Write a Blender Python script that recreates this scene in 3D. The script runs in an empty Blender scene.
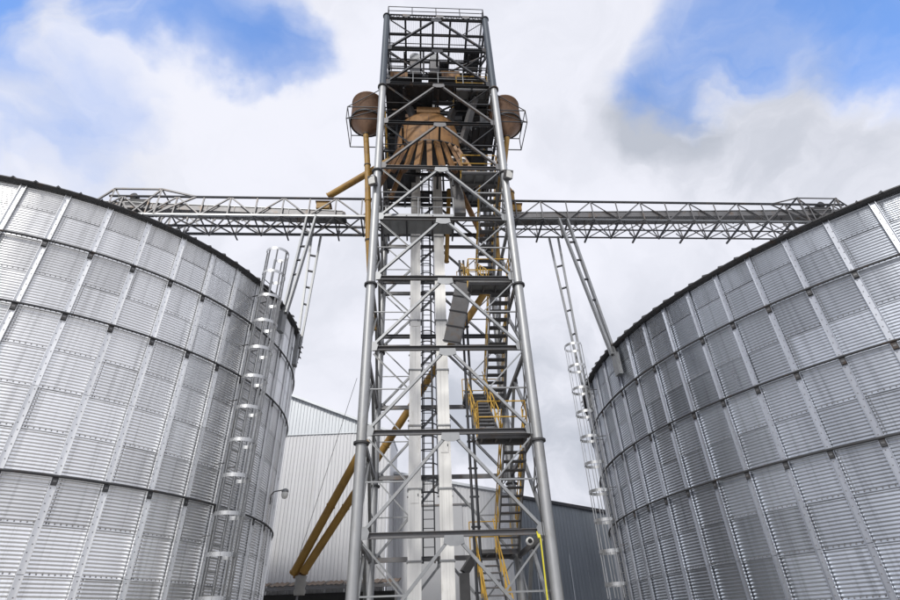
import bpy, math, random
from mathutils import Vector, Matrix
R = math.radians
random.seed(7)
scene = bpy.context.scene
COL = scene.collection
S = 0.814            # metres per survey unit
EYE = 1.6            # camera height above the ground

# ------------------------------------------------------------------ camera
F, VX, VY = 520.0, 418.4, -505.4          # focal length and zenith point in photo pixels (900 x 600)
_up = Vector((VX-450, 300-VY, -F)).normalized()
_fw = Vector((0, 0, -1)); _y = (_fw-_up*_fw.dot(_up)).normalized(); _x = _y.cross(_up)
M3 = Matrix((_x, _y, _up))
cam = bpy.data.cameras.new('camera'); cam_o = bpy.data.objects.new('camera', cam); COL.objects.link(cam_o)
cam.sensor_width = 36; cam.lens = 36*F/900; cam.clip_end = 3000; cam.clip_start = 0.05
cam_o.matrix_world = Matrix.Translation((0, 0, EYE)) @ M3.to_4x4()
scene.camera = cam_o

# ------------------------------------------------------------------ sky and light
SUN_DIR = Vector((-0.26, -0.82, 0.66)).normalized()      # towards the sun: behind the camera, to the left
sun_el = math.asin(SUN_DIR.z); sun_az = math.atan2(SUN_DIR.x, SUN_DIR.y)
world = bpy.data.worlds.new('World'); scene.world = world; world.use_nodes = True
nt = world.node_tree; N = nt.nodes; LK = nt.links; N.clear()
def node(tree, t, **kw):
    n = tree.nodes.new(t)
    for k, v in kw.items(): setattr(n, k, v)
    return n
def pix_dir(px, py): return (M3 @ Vector((px-450, 300-py, -F))).normalized()
sky = node(nt, 'ShaderNodeTexSky', sky_type='NISHITA', sun_disc=False)
sky.sun_elevation = sun_el; sky.sun_rotation = sun_az; sky.air_density = 1.0; sky.dust_density = 0.6; sky.ozone_density = 2.0
tc = node(nt, 'ShaderNodeTexCoord')
def math_n(tree, op, a, b=None, clamp=False):
    m = node(tree, 'ShaderNodeMath', operation=op, use_clamp=clamp)
    for i, v in enumerate((a, b)):
        if v is None: continue
        if isinstance(v, (int, float)): m.inputs[i].default_value = v
        else: tree.links.new(v, m.inputs[i])
    return m.outputs[0]
def ramp(tree, src, p0, p1, c0=(0,0,0,1), c1=(1,1,1,1)):
    r = node(tree, 'ShaderNodeValToRGB'); r.color_ramp.interpolation = 'EASE'
    r.color_ramp.elements[0].position = p0; r.color_ramp.elements[1].position = p1
    r.color_ramp.elements[0].color = c0; r.color_ramp.elements[1].color = c1
    tree.links.new(src, r.inputs[0]); return r.outputs[0]
def noise(tree, vec, scale, detail=6, rough=0.55, dist=0.0):
    n = node(tree, 'ShaderNodeTexNoise'); n.inputs['Scale'].default_value = scale
    n.inputs['Detail'].default_value = detail; n.inputs['Roughness'].default_value = rough
    n.inputs['Distortion'].default_value = dist
    if vec is not None: tree.links.new(vec, n.inputs['Vector'])
    return n.outputs['Fac']
nrm = node(nt, 'ShaderNodeVectorMath', operation='NORMALIZE'); LK.new(tc.outputs['Generated'], nrm.inputs[0])
def warp(scale, amp, detail, rough):
    n = node(nt, 'ShaderNodeTexNoise'); n.inputs['Scale'].default_value = scale; n.inputs['Detail'].default_value = detail; n.inputs['Roughness'].default_value = rough
    LK.new(nrm.outputs[0], n.inputs['Vector'])
    a = node(nt, 'ShaderNodeVectorMath', operation='SUBTRACT'); LK.new(n.outputs['Color'], a.inputs[0]); a.inputs[1].default_value = (0.5,0.5,0.5)
    b = node(nt, 'ShaderNodeVectorMath', operation='SCALE'); LK.new(a.outputs[0], b.inputs[0]); b.inputs['Scale'].default_value = amp
    c = node(nt, 'ShaderNodeVectorMath', operation='ADD'); LK.new(nrm.outputs[0], c.inputs[0]); LK.new(b.outputs[0], c.inputs[1])
    d = node(nt, 'ShaderNodeVectorMath', operation='NORMALIZE'); LK.new(c.outputs[0], d.inputs[0]); return d.outputs[0]
wdir = warp(3.6, 0.40, 7, 0.50)
def blob(px, py, c0, c1):
    d = node(nt, 'ShaderNodeVectorMath', operation='DOT_PRODUCT'); d.inputs[1].default_value = pix_dir(px, py)
    LK.new(wdir, d.inputs[0])
    return ramp(nt, d.outputs['Value'], math.cos(R(c1)), math.cos(R(c0)))
# long combed wisps plus billows
mpw = node(nt, 'ShaderNodeMapping'); mpw.inputs['Rotation'].default_value = (0.3, 0.5, 0.7); mpw.inputs['Scale'].default_value = (1.0, 3.2, 1.4); LK.new(wdir, mpw.inputs[0])
n1 = noise(nt, mpw.outputs[0], 2.4, 7, 0.52, 0.5)
n2 = noise(nt, wdir, 4.2, 8, 0.54, 0.3)
hole = blob(-5, 15, 1, 11)
for hx, hy, r1, amt in ((70, 65, 13, 0.55), (195, 0, 9, 0.95), (255, 30, 9, 0.85), (745, 0, 10, 0.9), (860, -10, 12, 1.0), (690, 40, 9, 0.75)):
    hole = math_n(nt, 'MAXIMUM', hole, math_n(nt, 'MULTIPLY', blob(hx, hy, 0.5, r1), amt))
# how open the cloud is: the holes, veiled by wisps
opn = math_n(nt, 'ADD', hole, math_n(nt, 'MULTIPLY', math_n(nt, 'SUBTRACT', n1, 0.5), 1.2))
opn = math_n(nt, 'MULTIPLY', ramp(nt, opn, 0.16, 1.22), 0.95)
grey = math_n(nt, 'MAXIMUM', blob(672, 118, 1, 6), math_n(nt, 'MULTIPLY', blob(800, 140, 3, 15), 0.55))
grey = math_n(nt, 'MAXIMUM', grey, math_n(nt, 'MULTIPLY', blob(580, 470, 3, 22), 0.8))
grey = math_n(nt, 'MULTIPLY', grey, ramp(nt, n2, 0.34, 0.58))
grey = math_n(nt, 'ADD', math_n(nt, 'MULTIPLY', grey, 0.9), math_n(nt, 'MULTIPLY', ramp(nt, n2, 0.38, 0.72), 0.34), True)
cl = node(nt, 'ShaderNodeMix', data_type='RGBA'); LK.new(grey, cl.inputs[0])
cl.inputs[6].default_value = (7.9, 8.0, 8.75, 1); cl.inputs[7].default_value = (4.6, 4.9, 5.6, 1)
skb = node(nt, 'ShaderNodeMix', data_type='RGBA', blend_type='MULTIPLY'); skb.inputs[0].default_value = 1
LK.new(sky.outputs[0], skb.inputs[6]); skb.inputs[7].default_value = (1.9, 2.55, 3.3, 1)
mx = node(nt, 'ShaderNodeMix', data_type='RGBA'); LK.new(opn, mx.inputs[0])
LK.new(cl.outputs[2], mx.inputs[6]); LK.new(skb.outputs[2], mx.inputs[7])
bg = node(nt, 'ShaderNodeBackground'); bg.inputs[1].default_value = 0.10; LK.new(mx.outputs[2], bg.inputs[0])
out = node(nt, 'ShaderNodeOutputWorld'); LK.new(bg.outputs[0], out.inputs[0])
sl = bpy.data.lights.new('sun', 'SUN'); sl.energy = 2.1; sl.angle = R(7); sl.color = (1, 0.96, 0.9)
so = bpy.data.objects.new('sun', sl); COL.objects.link(so); so.rotation_euler = (-SUN_DIR).to_track_quat('-Z', 'Y').to_euler()
vs = scene.view_settings; vs.view_transform = 'Standard'; vs.look = 'None'; vs.exposure = 0.18; vs.gamma = 1; vs.use_curve_mapping = False

# ------------------------------------------------------------------ materials
def mat(name, col, rough=0.6, metal=0.0, var=0.25, scale=6.0, bump=0.0, rust=None, rust_amt=0.5, obj_var=0.0, stretch=(1,1,1), rvar=0.1, spec=0.5, bscale=40, streak=0.0):
    m = bpy.data.materials.new(name); m.use_nodes = True; t = m.node_tree; t.nodes.clear()
    b = node(t, 'ShaderNodeBsdfPrincipled'); o = node(t, 'ShaderNodeOutputMaterial'); t.links.new(b.outputs[0], o.inputs[0])
    c = node(t, 'ShaderNodeTexCoord'); mp = node(t, 'ShaderNodeMapping'); mp.inputs['Scale'].default_value = stretch
    t.links.new(c.outputs['Object'], mp.inputs[0]); vec = mp.outputs[0]
    if obj_var:
        oi = node(t, 'ShaderNodeObjectInfo'); va = node(t, 'ShaderNodeVectorMath', operation='ADD')
        sc_ = node(t, 'ShaderNodeVectorMath', operation='SCALE'); sc_.inputs['Scale'].default_value = 37.0
        cb = node(t, 'ShaderNodeCombineXYZ'); t.links.new(oi.outputs['Random'], cb.inputs[0]); t.links.new(oi.outputs['Random'], cb.inputs[2])
        t.links.new(cb.outputs[0], sc_.inputs[0]); t.links.new(vec, va.inputs[0]); t.links.new(sc_.outputs[0], va.inputs[1]); vec = va.outputs[0]
    nf = noise(t, vec, scale, 7, 0.62, 0.3)
    fac = math_n(t, 'ADD', math_n(t, 'MULTIPLY', math_n(t, 'SUBTRACT', nf, 0.5), var*2.4), 1.0)
    if obj_var:
        fac = math_n(t, 'MULTIPLY', fac, math_n(t, 'ADD', math_n(t, 'MULTIPLY', oi.outputs['Random'], obj_var), 1-obj_var/2))
    if streak:
        ms = node(t, 'ShaderNodeMapping'); ms.inputs['Scale'].default_value = (9, 9, 0.35); t.links.new(vec, ms.inputs[0])
        fac = math_n(t, 'MULTIPLY', fac, math_n(t, 'SUBTRACT', 1.0, math_n(t, 'MULTIPLY', ramp(t, noise(t, ms.outputs[0], 1.0, 6, 0.6), 0.48, 0.78), streak)))
    mul = node(t, 'ShaderNodeVectorMath', operation='SCALE'); mul.inputs[0].default_value = col; t.links.new(fac, mul.inputs['Scale'])
    colo = mul.outputs[0]
    if rust:
        n2_ = noise(t, vec, scale*0.6, 9, 0.68, 0.5)
        rr = ramp(t, n2_, 0.62-0.22*rust_amt, 0.78-0.1*rust_amt)
        mix = node(t, 'ShaderNodeMix', data_type='RGBA'); t.links.new(rr, mix.inputs[0]); t.links.new(colo, mix.inputs[6]); mix.inputs[7].default_value = (*rust, 1)
        colo = mix.outputs[2]
    t.links.new(colo, b.inputs['Base Color'])
    b.inputs['Metallic'].default_value = metal; b.inputs['Specular IOR Level'].default_value = spec
    t.links.new(math_n(t, 'ADD', math_n(t, 'MULTIPLY', math_n(t, 'SUBTRACT', nf, 0.5), rvar*2), rough, True), b.inputs['Roughness'])
    if bump:
        bn = node(t, 'ShaderNodeBump'); bn.inputs['Strength'].default_value = bump; bn.inputs['Distance'].default_value = 0.01
        t.links.new(noise(t, vec, bscale, 3, 0.5), bn.inputs['Height']); t.links.new(bn.outputs[0], b.inputs['Normal'])
    return m
MAT = dict(
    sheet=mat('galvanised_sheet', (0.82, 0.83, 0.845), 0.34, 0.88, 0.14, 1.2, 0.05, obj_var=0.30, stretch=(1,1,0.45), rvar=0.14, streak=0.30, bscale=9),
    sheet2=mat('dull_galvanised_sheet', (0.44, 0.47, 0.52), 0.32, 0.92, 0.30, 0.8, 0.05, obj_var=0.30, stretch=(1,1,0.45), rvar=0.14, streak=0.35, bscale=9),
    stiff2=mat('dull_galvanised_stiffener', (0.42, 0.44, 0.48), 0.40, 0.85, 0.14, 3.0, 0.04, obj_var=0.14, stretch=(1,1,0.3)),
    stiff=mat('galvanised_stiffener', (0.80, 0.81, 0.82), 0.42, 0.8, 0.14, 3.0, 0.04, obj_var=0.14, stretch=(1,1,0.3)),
    bolt=mat('bolt_head', (0.26, 0.26, 0.27), 0.6, 0.5, 0.1),
    dark=mat('weathered_steel_and_eave_shade', (0.055, 0.056, 0.06), 0.6, 0.3, 0.3, 5, rust=(0.07,0.045,0.03), rust_amt=0.4),
    steel=mat('galvanised_steel', (0.28, 0.29, 0.30), 0.48, 0.65, 0.22, 3.5, 0.05, rust=(0.25,0.24,0.22), rust_amt=0.4, obj_var=0.12),
    steel2=mat('grey_rolled_steel', (0.155, 0.155, 0.16), 0.5, 0.5, 0.22, 4, rust=(0.16,0.12,0.09), rust_amt=0.5, obj_var=0.15),
    steel3=mat('dark_rolled_steel', (0.042, 0.045, 0.052), 0.5, 0.4, 0.25, 4, rust=(0.10,0.07,0.05), rust_amt=0.5, obj_var=0.15),
    leg_shade=mat('leg_top_shade_blue_grey', (0.065, 0.08, 0.10), 0.5, 0.3, 0.2, 3),  # backlit shade of the upper legs, put into a blue-grey colour
    leg=mat('galvanised_tube', (0.38, 0.39, 0.40), 0.5, 0.55, 0.2, 3.0, 0.05, rust=(0.30,0.30,0.29), rust_amt=0.5, stretch=(1,1,0.4), streak=0.3),
    hot=mat('bright_galvanised_band', (0.50, 0.51, 0.52), 0.38, 0.8, 0.25, 6),
    casing=mat('white_casing', (0.88, 0.88, 0.86), 0.42, 0.15, 0.10, 1.6, rust=(0.55,0.54,0.50), rust_amt=0.35, stretch=(1.6,1.6,0.5), obj_var=0.10, streak=0.25),
    brown=mat('brown_paint', (0.24, 0.125, 0.045), 0.55, 0.1, 0.25, 2.2, rust=(0.10,0.05,0.024), rust_amt=0.75, streak=0.4, obj_var=0.15),
    rusty=mat('rusty_tank', (0.17, 0.095, 0.055), 0.65, 0.1, 0.3, 2.4, streak=0.45, rust=(0.10,0.05,0.025), rust_amt=0.8),
    yellow=mat('ochre_pipe', (0.32, 0.185, 0.038), 0.55, 0.0, 0.18, 1.8, rust=(0.17,0.09,0.025), rust_amt=0.6),
    rail=mat('yellow_rail', (0.56, 0.34, 0.05), 0.5, 0.0, 0.15, 4, rust=(0.30,0.18,0.07), rust_amt=0.4),
    strap=mat('yellow_webbing', (0.62, 0.56, 0.04), 0.7, 0, 0.08),
    clad=mat('white_cladding', (0.57, 0.58, 0.60), 0.45, 0.15, 0.08, 0.7, stretch=(3,3,0.35), obj_var=0.12, rust=(0.5,0.5,0.5), rust_amt=0.3, streak=0.18),
    cladtop=mat('pale_grey_cladding', (0.50, 0.53, 0.56), 0.4, 0.25, 0.10, 0.8, stretch=(3,3,0.4), obj_var=0.10),
    cladblue=mat('slate_cladding', (0.21, 0.235, 0.265), 0.45, 0.25, 0.12, 0.8, stretch=(3,3,0.35), obj_var=0.16),
    doorm=mat('grey_door', (0.42, 0.43, 0.45), 0.5, 0.1, 0.06, 1),
    rusted=mat('rust_roof', (0.19, 0.15, 0.12), 0.7, 0.1, 0.3, 3, rust=(0.16,0.08,0.04), rust_amt=0.6),
    concrete=mat('concrete', (0.32, 0.31, 0.29), 0.85, 0, 0.2, 2, 0.2),
    ground=mat('concrete_yard', (0.30, 0.29, 0.27), 0.95, 0, 0.35, 1.2, 0.6, bscale=25),
    glass=mat('lamp_glass', (0.75, 0.75, 0.72), 0.15, 0, 0.02),
    cable=mat('black_cable', (0.03, 0.03, 0.03), 0.6, 0, 0.1),
    wire=mat('wire_rope', (0.3, 0.3, 0.3), 0.5, 0.5, 0.1),
)

# ------------------------------------------------------------------ mesh helpers
class MB:
    def __init__(s): s.v = []; s.f = []; s.m = []; s.sm = []
    def add(s, vs, fs, mi=0, smooth=False):
        o = len(s.v); s.v += [tuple(v) for v in vs]
        for f in fs: s.f.append(tuple(i+o for i in f)); s.m.append(mi); s.sm.append(smooth)
        return s
    def frame(s, p1, p2, upv=(0,0,1)):
        p1 = Vector(p1); p2 = Vector(p2); d = (p2-p1).normalized(); upv = Vector(upv)
        if abs(d.dot(upv)) > 0.98: upv = Vector((0,1,0)) if abs(d.y) < 0.9 else Vector((1,0,0))
        a = d.cross(upv).normalized(); b = a.cross(d).normalized()
        return p1, p2, a, b
    def prof(s, p1, p2, poly, upv=(0,0,1), mi=0, smooth=False, scale2=1.0):
        p1, p2, a, b = s.frame(p1, p2, upv); n = len(poly)
        vs = [p1+a*x+b*y for x, y in poly]+[p2+a*x*scale2+b*y*scale2 for x, y in poly]
        s.add(vs, [(i, (i+1) % n, (i+1) % n+n, i+n) for i in range(n)], mi, smooth)
        s.add(vs, [tuple(range(n-1, -1, -1)), tuple(range(n, 2*n))], mi)
        return s
    def bar(s, p1, p2, w, h, upv=(0,0,1), mi=0):
        return s.prof(p1, p2, [(-w/2,-h/2),(w/2,-h/2),(w/2,h/2),(-w/2,h/2)], upv, mi)
    def ibeam(s, p1, p2, w, h, upv=(0,0,1), t=0.018, mi=0):
        a, b = w/2, h/2; q = t/2
        return s.prof(p1, p2, [(-a,-b),(a,-b),(a,-b+t),(q,-b+t),(q,b-t),(a,b-t),(a,b),(-a,b),(-a,b-t),(-q,b-t),(-q,-b+t),(-a,-b+t)], upv, mi)
    def angle(s, p1, p2, w, upv=(0,0,1), t=0.012, mi=0):
        a = w/2
        return s.prof(p1, p2, [(-a,-a),(a,-a),(a,-a+t),(-a+t,-a+t),(-a+t,a),(-a,a)], upv, mi)
    def chan(s, p1, p2, w, h, upv=(0,0,1), t=0.014, mi=0):
        a, b = w/2, h/2
        return s.prof(p1, p2, [(-a,-b),(a,-b),(a,-b+t),(-a+t,-b+t),(-a+t,b-t),(a,b-t),(a,b),(-a,b)], upv, mi)
    def tube(s, p1, p2, r, n=12, r2=None, mi=0):
        poly = [(r*math.cos(2*math.pi*i/n), r*math.sin(2*math.pi*i/n)) for i in range(n)]
        return s.prof(p1, p2, poly, mi=mi, smooth=True, scale2=(r2/r if r2 else 1.0))
    def path(s, pts, r, n=8, mi=0):
        for a, b in zip(pts[:-1], pts[1:]): s.tube(a, b, r, n, mi=mi)
        return s
    def lathe(s, c, prof, n=32, a0=0, a1=360, mi=0, smooth=True):
        c = Vector(c); full = a1-a0 >= 360; k = n if full else n+1
        vs = [c+Vector((r*math.cos(R(a0+(a1-a0)*i/n)), r*math.sin(R(a0+(a1-a0)*i/n)), z)) for r, z in prof for i in range(k)]
        fs = []
        for j in range(len(prof)-1):
            for i in range(n):
                i2 = (i+1) % k; fs.append((j*k+i, j*k+i2, (j+1)*k+i2, (j+1)*k+i))
        return s.add(vs, fs, mi, smooth)
    def box(s, lo, hi, mi=0):
        x0,y0,z0 = lo; x1,y1,z1 = hi
        return s.add([(x0,y0,z0),(x1,y0,z0),(x1,y1,z0),(x0,y1,z0),(x0,y0,z1),(x1,y0,z1),(x1,y1,z1),(x0,y1,z1)],
                     [(3,2,1,0),(4,5,6,7),(0,1,5,4),(1,2,6,5),(2,3,7,6),(3,0,4,7)], mi)
    def mesh(s, name, mats, off=(0,0,0)):
        off = Vector(off); me = bpy.data.meshes.new(name)
        me.from_pydata([Vector(v)-off for v in s.v], [], s.f)
        for m in (mats if isinstance(mats, (list, tuple)) else [mats]): me.materials.append(MAT[m])
        me.polygons.foreach_set('material_index', s.m); me.polygons.foreach_set('use_smooth', s.sm)
        me.update(); return me
    def build(s, name, mats, parent=None, kind=None):
        """link as one mesh object; coordinates are in the frame the thing was laid out in"""
        off = BASE.get(parent.name, Vector((0,0,0))) if parent else Vector((0,0,0))
        o = bpy.data.objects.new(name, s.mesh(name, mats, off)); COL.objects.link(o)
        if parent: o.parent = parent; BASE[o.name] = off
        if kind: o['kind'] = kind
        return o
BASE = {}
def link(name, me, parent=None, loc=(0,0,0), rz=0, sc=None):
    o = bpy.data.objects.new(name, me); COL.objects.link(o); o.location = loc; o.rotation_euler = (0,0,rz)
    if sc: o.scale = sc
    if parent: o.parent = parent
    return o
def tag(o, label, cat, group=None):
    o['label'] = label; o['category'] = cat
    if group: o['group'] = group
    return o
YAW = R(4.2)
T0 = Vector((-3.31*S, 18.0*S, 0))                       # foot of the tower's near left leg
TM = Matrix.Translation(T0) @ Matrix.Rotation(YAW, 4, 'Z')
TI = TM.inverted()
def thing(name, label, cat, base=(0,0,0), group=None, frame='tower'):
    """an Empty at the thing's base; frame 'tower' = tower axes (u right, v away), 'world' = world axes"""
    o = bpy.data.objects.new(name, None); COL.objects.link(o); base = Vector(base); o.empty_display_size = 0.3
    if frame == 'tower': o.location = TM @ base; o.rotation_euler = (0,0,YAW)
    else: o.location = base
    BASE[o.name] = base
    return tag(o, label, cat, group)
def pv(px, py, v):
    """photo pixel -> point in the tower frame on the upright plane at depth v"""
    d = TI.to_3x3() @ (M3 @ Vector((px-450, 300-py, -F))); o = TI @ Vector((0,0,EYE))
    return o + d*((v-o.y)/d.y)
def wY(px, py, Y):
    d = M3 @ Vector((px-450, 300-py, -F)); return Vector((0,0,EYE)) + d*(Y/d.y)
def V(*a): return Vector(a)

# ------------------------------------------------------------------ ground
g = MB(); g.add([(-900,-900,0),(900,-900,0),(900,900,0),(-900,900,0)], [(0,1,2,3)])
go = g.build('ground', 'ground'); go['kind'] = 'structure'

# ------------------------------------------------------------------ silos
SH = 1.12*S
def silo(name, label, C, Rr, nst, a_ref, H, nrows, rings, a_lo, a_hi, msheet, mstiff):
    C = Vector((C[0]*S, C[1]*S, 0)); Rr = Rr*S; H = EYE+H*S; zb = H-nrows*SH
    t = thing(name, label, 'silo', C, frame='world'); st = 360/nst; stR = R(st)
    BASE[t.name] = Vector((0,0,0))          # parts are laid out about the silo's own axis
    foot = MB(); foot.lathe((0,0,0), [(0,0),(Rr+0.25,0),(Rr+0.25,zb-0.02),(Rr-0.2,zb-0.02)], 96, smooth=False); foot.build('foundation', 'concrete', t)
    # one corrugated sheet, three stiffener bays wide
    NC, NSEG, COLS = 13, 6, 15; rows = NC*NSEG
    b = MB(); vs = []; wid = 3*stR+0.06/Rr
    for j in range(rows+1):
        z = -0.03+(SH+0.03)*j/rows; w = 0.0085*math.sin(2*math.pi*j/NSEG)
        for i in range(COLS+1):
            r = Rr+w+0.007*(1-j/rows)+0.006*i/COLS; a = wid*i/COLS
            vs.append((r*math.cos(a), r*math.sin(a), z))
    k = COLS+1
    b.add(vs, [(j*k+i, j*k+i+1, (j+1)*k+i+1, (j+1)*k+i) for j in range(rows) for i in range(COLS)], 0, True)
    def bolt(a, z, r0, s=0.013):
        c, sn = math.cos(a), math.sin(a); p = Vector((r0*c, r0*sn, z)); tx = Vector((-sn, c, 0)); rd = Vector((c, sn, 0))
        b.add([p-tx*s-V(0,0,s), p+tx*s-V(0,0,s), p+tx*s+V(0,0,s), p-tx*s+V(0,0,s), p+rd*s*0.9], [(0,1,4),(1,2,4),(2,3,4),(3,0,4)], 1)
    nb = int(wid*Rr/0.105)
    for i in range(nb): bolt(wid*(i+0.5)/nb, 0.015, Rr+0.016)
    for cidx in range(3):
        for j in range(NC): bolt(wid-(0.03+0.055*cidx)/Rr-0.02/Rr, (j+0.3)*SH/NC, Rr+0.024, 0.011)
    sm = b.mesh('wall_sheet', [msheet, 'bolt'])
    arc0 = a_lo
    for rI in range(nrows):
        z = zb+rI*SH; top = rI == nrows-1
        start = a_ref+(rI % 3)*st+0.12*st
        n0 = math.floor((a_lo-start)/(3*st)); a = start+n0*3*st
        while a < a_hi:
            link('wall_sheet', sm, t, (0,0,z), R(a), (1,1,0.77) if top else None)
            a += 3*st
    # the far side, never seen from the yard
    back = MB(); back.lathe((0,0,0), [(Rr-0.03, zb), (Rr-0.03, H-0.22)], 80, a_hi+2, a_lo+358, smooth=True); back.build('rear_wall', msheet, t)
    # stiffeners, each two sheets tall
    L = 2*SH
    def stiff(L, w=0.135):
        q = MB(); x0 = Rr+0.030
        prof = [(-w/2,0),(w/2,0),(w/2,0.05),(w/2-0.007,0.05),(w/2-0.007,0.010),(-w/2+0.007,0.010),(-w/2+0.007,0.05),(-w/2,0.05)]
        vs = [(x0+y, x, 0.0) for x, y in prof]+[(x0+y, x, L) for x, y in prof]; n = len(prof)
        q.add(vs, [(i, (i+1) % n, (i+1) % n+n, i+n) for i in range(n)]); q.add(vs, [tuple(range(n-1,-1,-1)), tuple(range(n,2*n))])
        nb = int(L/0.15)
        for i in range(nb):
            z = (i+0.5)*L/nb; s = 0.012; x = x0+0.010; y = 0.022*(1 if i % 2 else -1)
            q.add([(x,y-s,z-s),(x,y+s,z-s),(x,y+s,z+s),(x,y-s,z+s),(x+0.011,y,z)], [(0,1,4),(1,2,4),(2,3,4),(3,0,4)], 1)
        return q.mesh('stiffener', [mstiff, 'bolt'])
    m1 = stiff(L-0.012); m2 = stiff(L-0.23-0.012, 0.128)
    i0 = math.ceil((a_lo-a_ref)/st); i1 = math.floor((a_hi-a_ref)/st)
    for i in range(i0, i1+1):
        a = R(a_ref+i*st)
        for kx in range(nrows//2):
            topk = kx == nrows//2-1
            link('stiffener', m2 if topk else m1, t, (0,0,zb+kx*L+0.006), a)
    # wind rings with their dark clips at each stiffener
    for kk in rings:
        z = H-kk*SH; q = MB(); n = 120; rr = 0.028; m = 8
        vs = [((Rr+0.105+rr*math.cos(2*math.pi*j/m))*math.cos(2*math.pi*i/n), (Rr+0.105+rr*math.cos(2*math.pi*j/m))*math.sin(2*math.pi*i/n), z+rr*math.sin(2*math.pi*j/m)) for i in range(n) for j in range(m)]
        q.add(vs, [(i*m+j, ((i+1) % n)*m+j, ((i+1) % n)*m+(j+1) % m, i*m+(j+1) % m) for i in range(n) for j in range(m)], 0, True)
        ro = q.build('wind_ring', 'dark', t)
        q = MB()
        for i in range(i0, i1+1):
            a = R(a_ref+i*st); c, s_ = math.cos(a), math.sin(a); p = lambda r, y, zz: (r*c-y*s_, r*s_+y*c, z+zz)
            r0, r1, w = Rr+0.042, Rr+0.095, 0.052
            q.add([p(r0,-w,-0.17),p(r1,-w,-0.17),p(r1,w,-0.17),p(r0,w,-0.17),p(r0,-w,-0.02),p(r1,-w,-0.02),p(r1,w,-0.02),p(r0,w,-0.02)],
                  [(3,2,1,0),(4,5,6,7),(0,1,5,4),(1,2,6,5),(2,3,7,6),(3,0,4,7)], 1)
            q.add([p(r1+0.004,-w*0.6,-0.12),p(r1+0.004,w*0.6,-0.12),p(r1+0.004,w*0.6,-0.08),p(r1+0.004,-w*0.6,-0.08)], [(0,1,2,3)], 0)
        q.build('ring_clip', ['steel2', 'dark'], ro, 'stuff')
    # conical roof, folded eave and the rib ends that stick out over it
    ez = H-0.20; ap = ez+(Rr+0.14)*math.tan(R(27)); q = MB()
    q.lathe((0,0,0), [(Rr+0.16, ez-0.02), (0.5, ap), (0.5, ap+0.25), (0.0, ap+0.25)], 2*nst, smooth=False)
    ro = q.build('roof', 'sheet', t)
    q = MB(); q.lathe((0,0,0), [(Rr+0.035, ez-0.09), (Rr+0.13, ez-0.085), (Rr+0.19, ez-0.04), (Rr+0.19, ez-0.01), (Rr+0.16, ez+0.01)], 2*nst, smooth=False); q.build('eave_shade_strip', 'dark', t)  # dark colour puts the roof overhang's shadow into the folded eave
    q = MB()
    for i in range(2*nst):
        a = R(a_ref+(i+0.5)*st/2); c, s_ = math.cos(a), math.sin(a); sl_ = math.tan(R(27)); x = 0.022
        def p(r, y, dz): return (r*c-y*s_, r*s_+y*c, ez+(Rr+0.16-r)*sl_+dz)
        r0, r1 = Rr+0.24+0.06*((i*7) % 5)/5, 1.0
        q.add([p(r0,-x,-0.02),p(r0,x,-0.02),p(r0-0.03,0,0.05),p(r1,-x,-0.02),p(r1,x,-0.02),p(r1,0,0.045)], [(0,1,2),(5,4,3),(0,2,5,3),(2,1,4,5),(1,0,3,4)])
    q.build('roof_rib', 'dark', ro, 'stuff')
    return t, C, Rr, H, ez
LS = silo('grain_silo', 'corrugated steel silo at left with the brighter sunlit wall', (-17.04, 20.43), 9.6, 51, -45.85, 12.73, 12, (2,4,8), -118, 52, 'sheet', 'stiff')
RS = silo('grain_silo', 'wide corrugated steel silo at right with the duller blue-grey wall', (21.78, 23.14), 15.03, 81, -142.2, 10.5, 10, (2,4,6), -208, -98, 'sheet2', 'stiff2')

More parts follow.
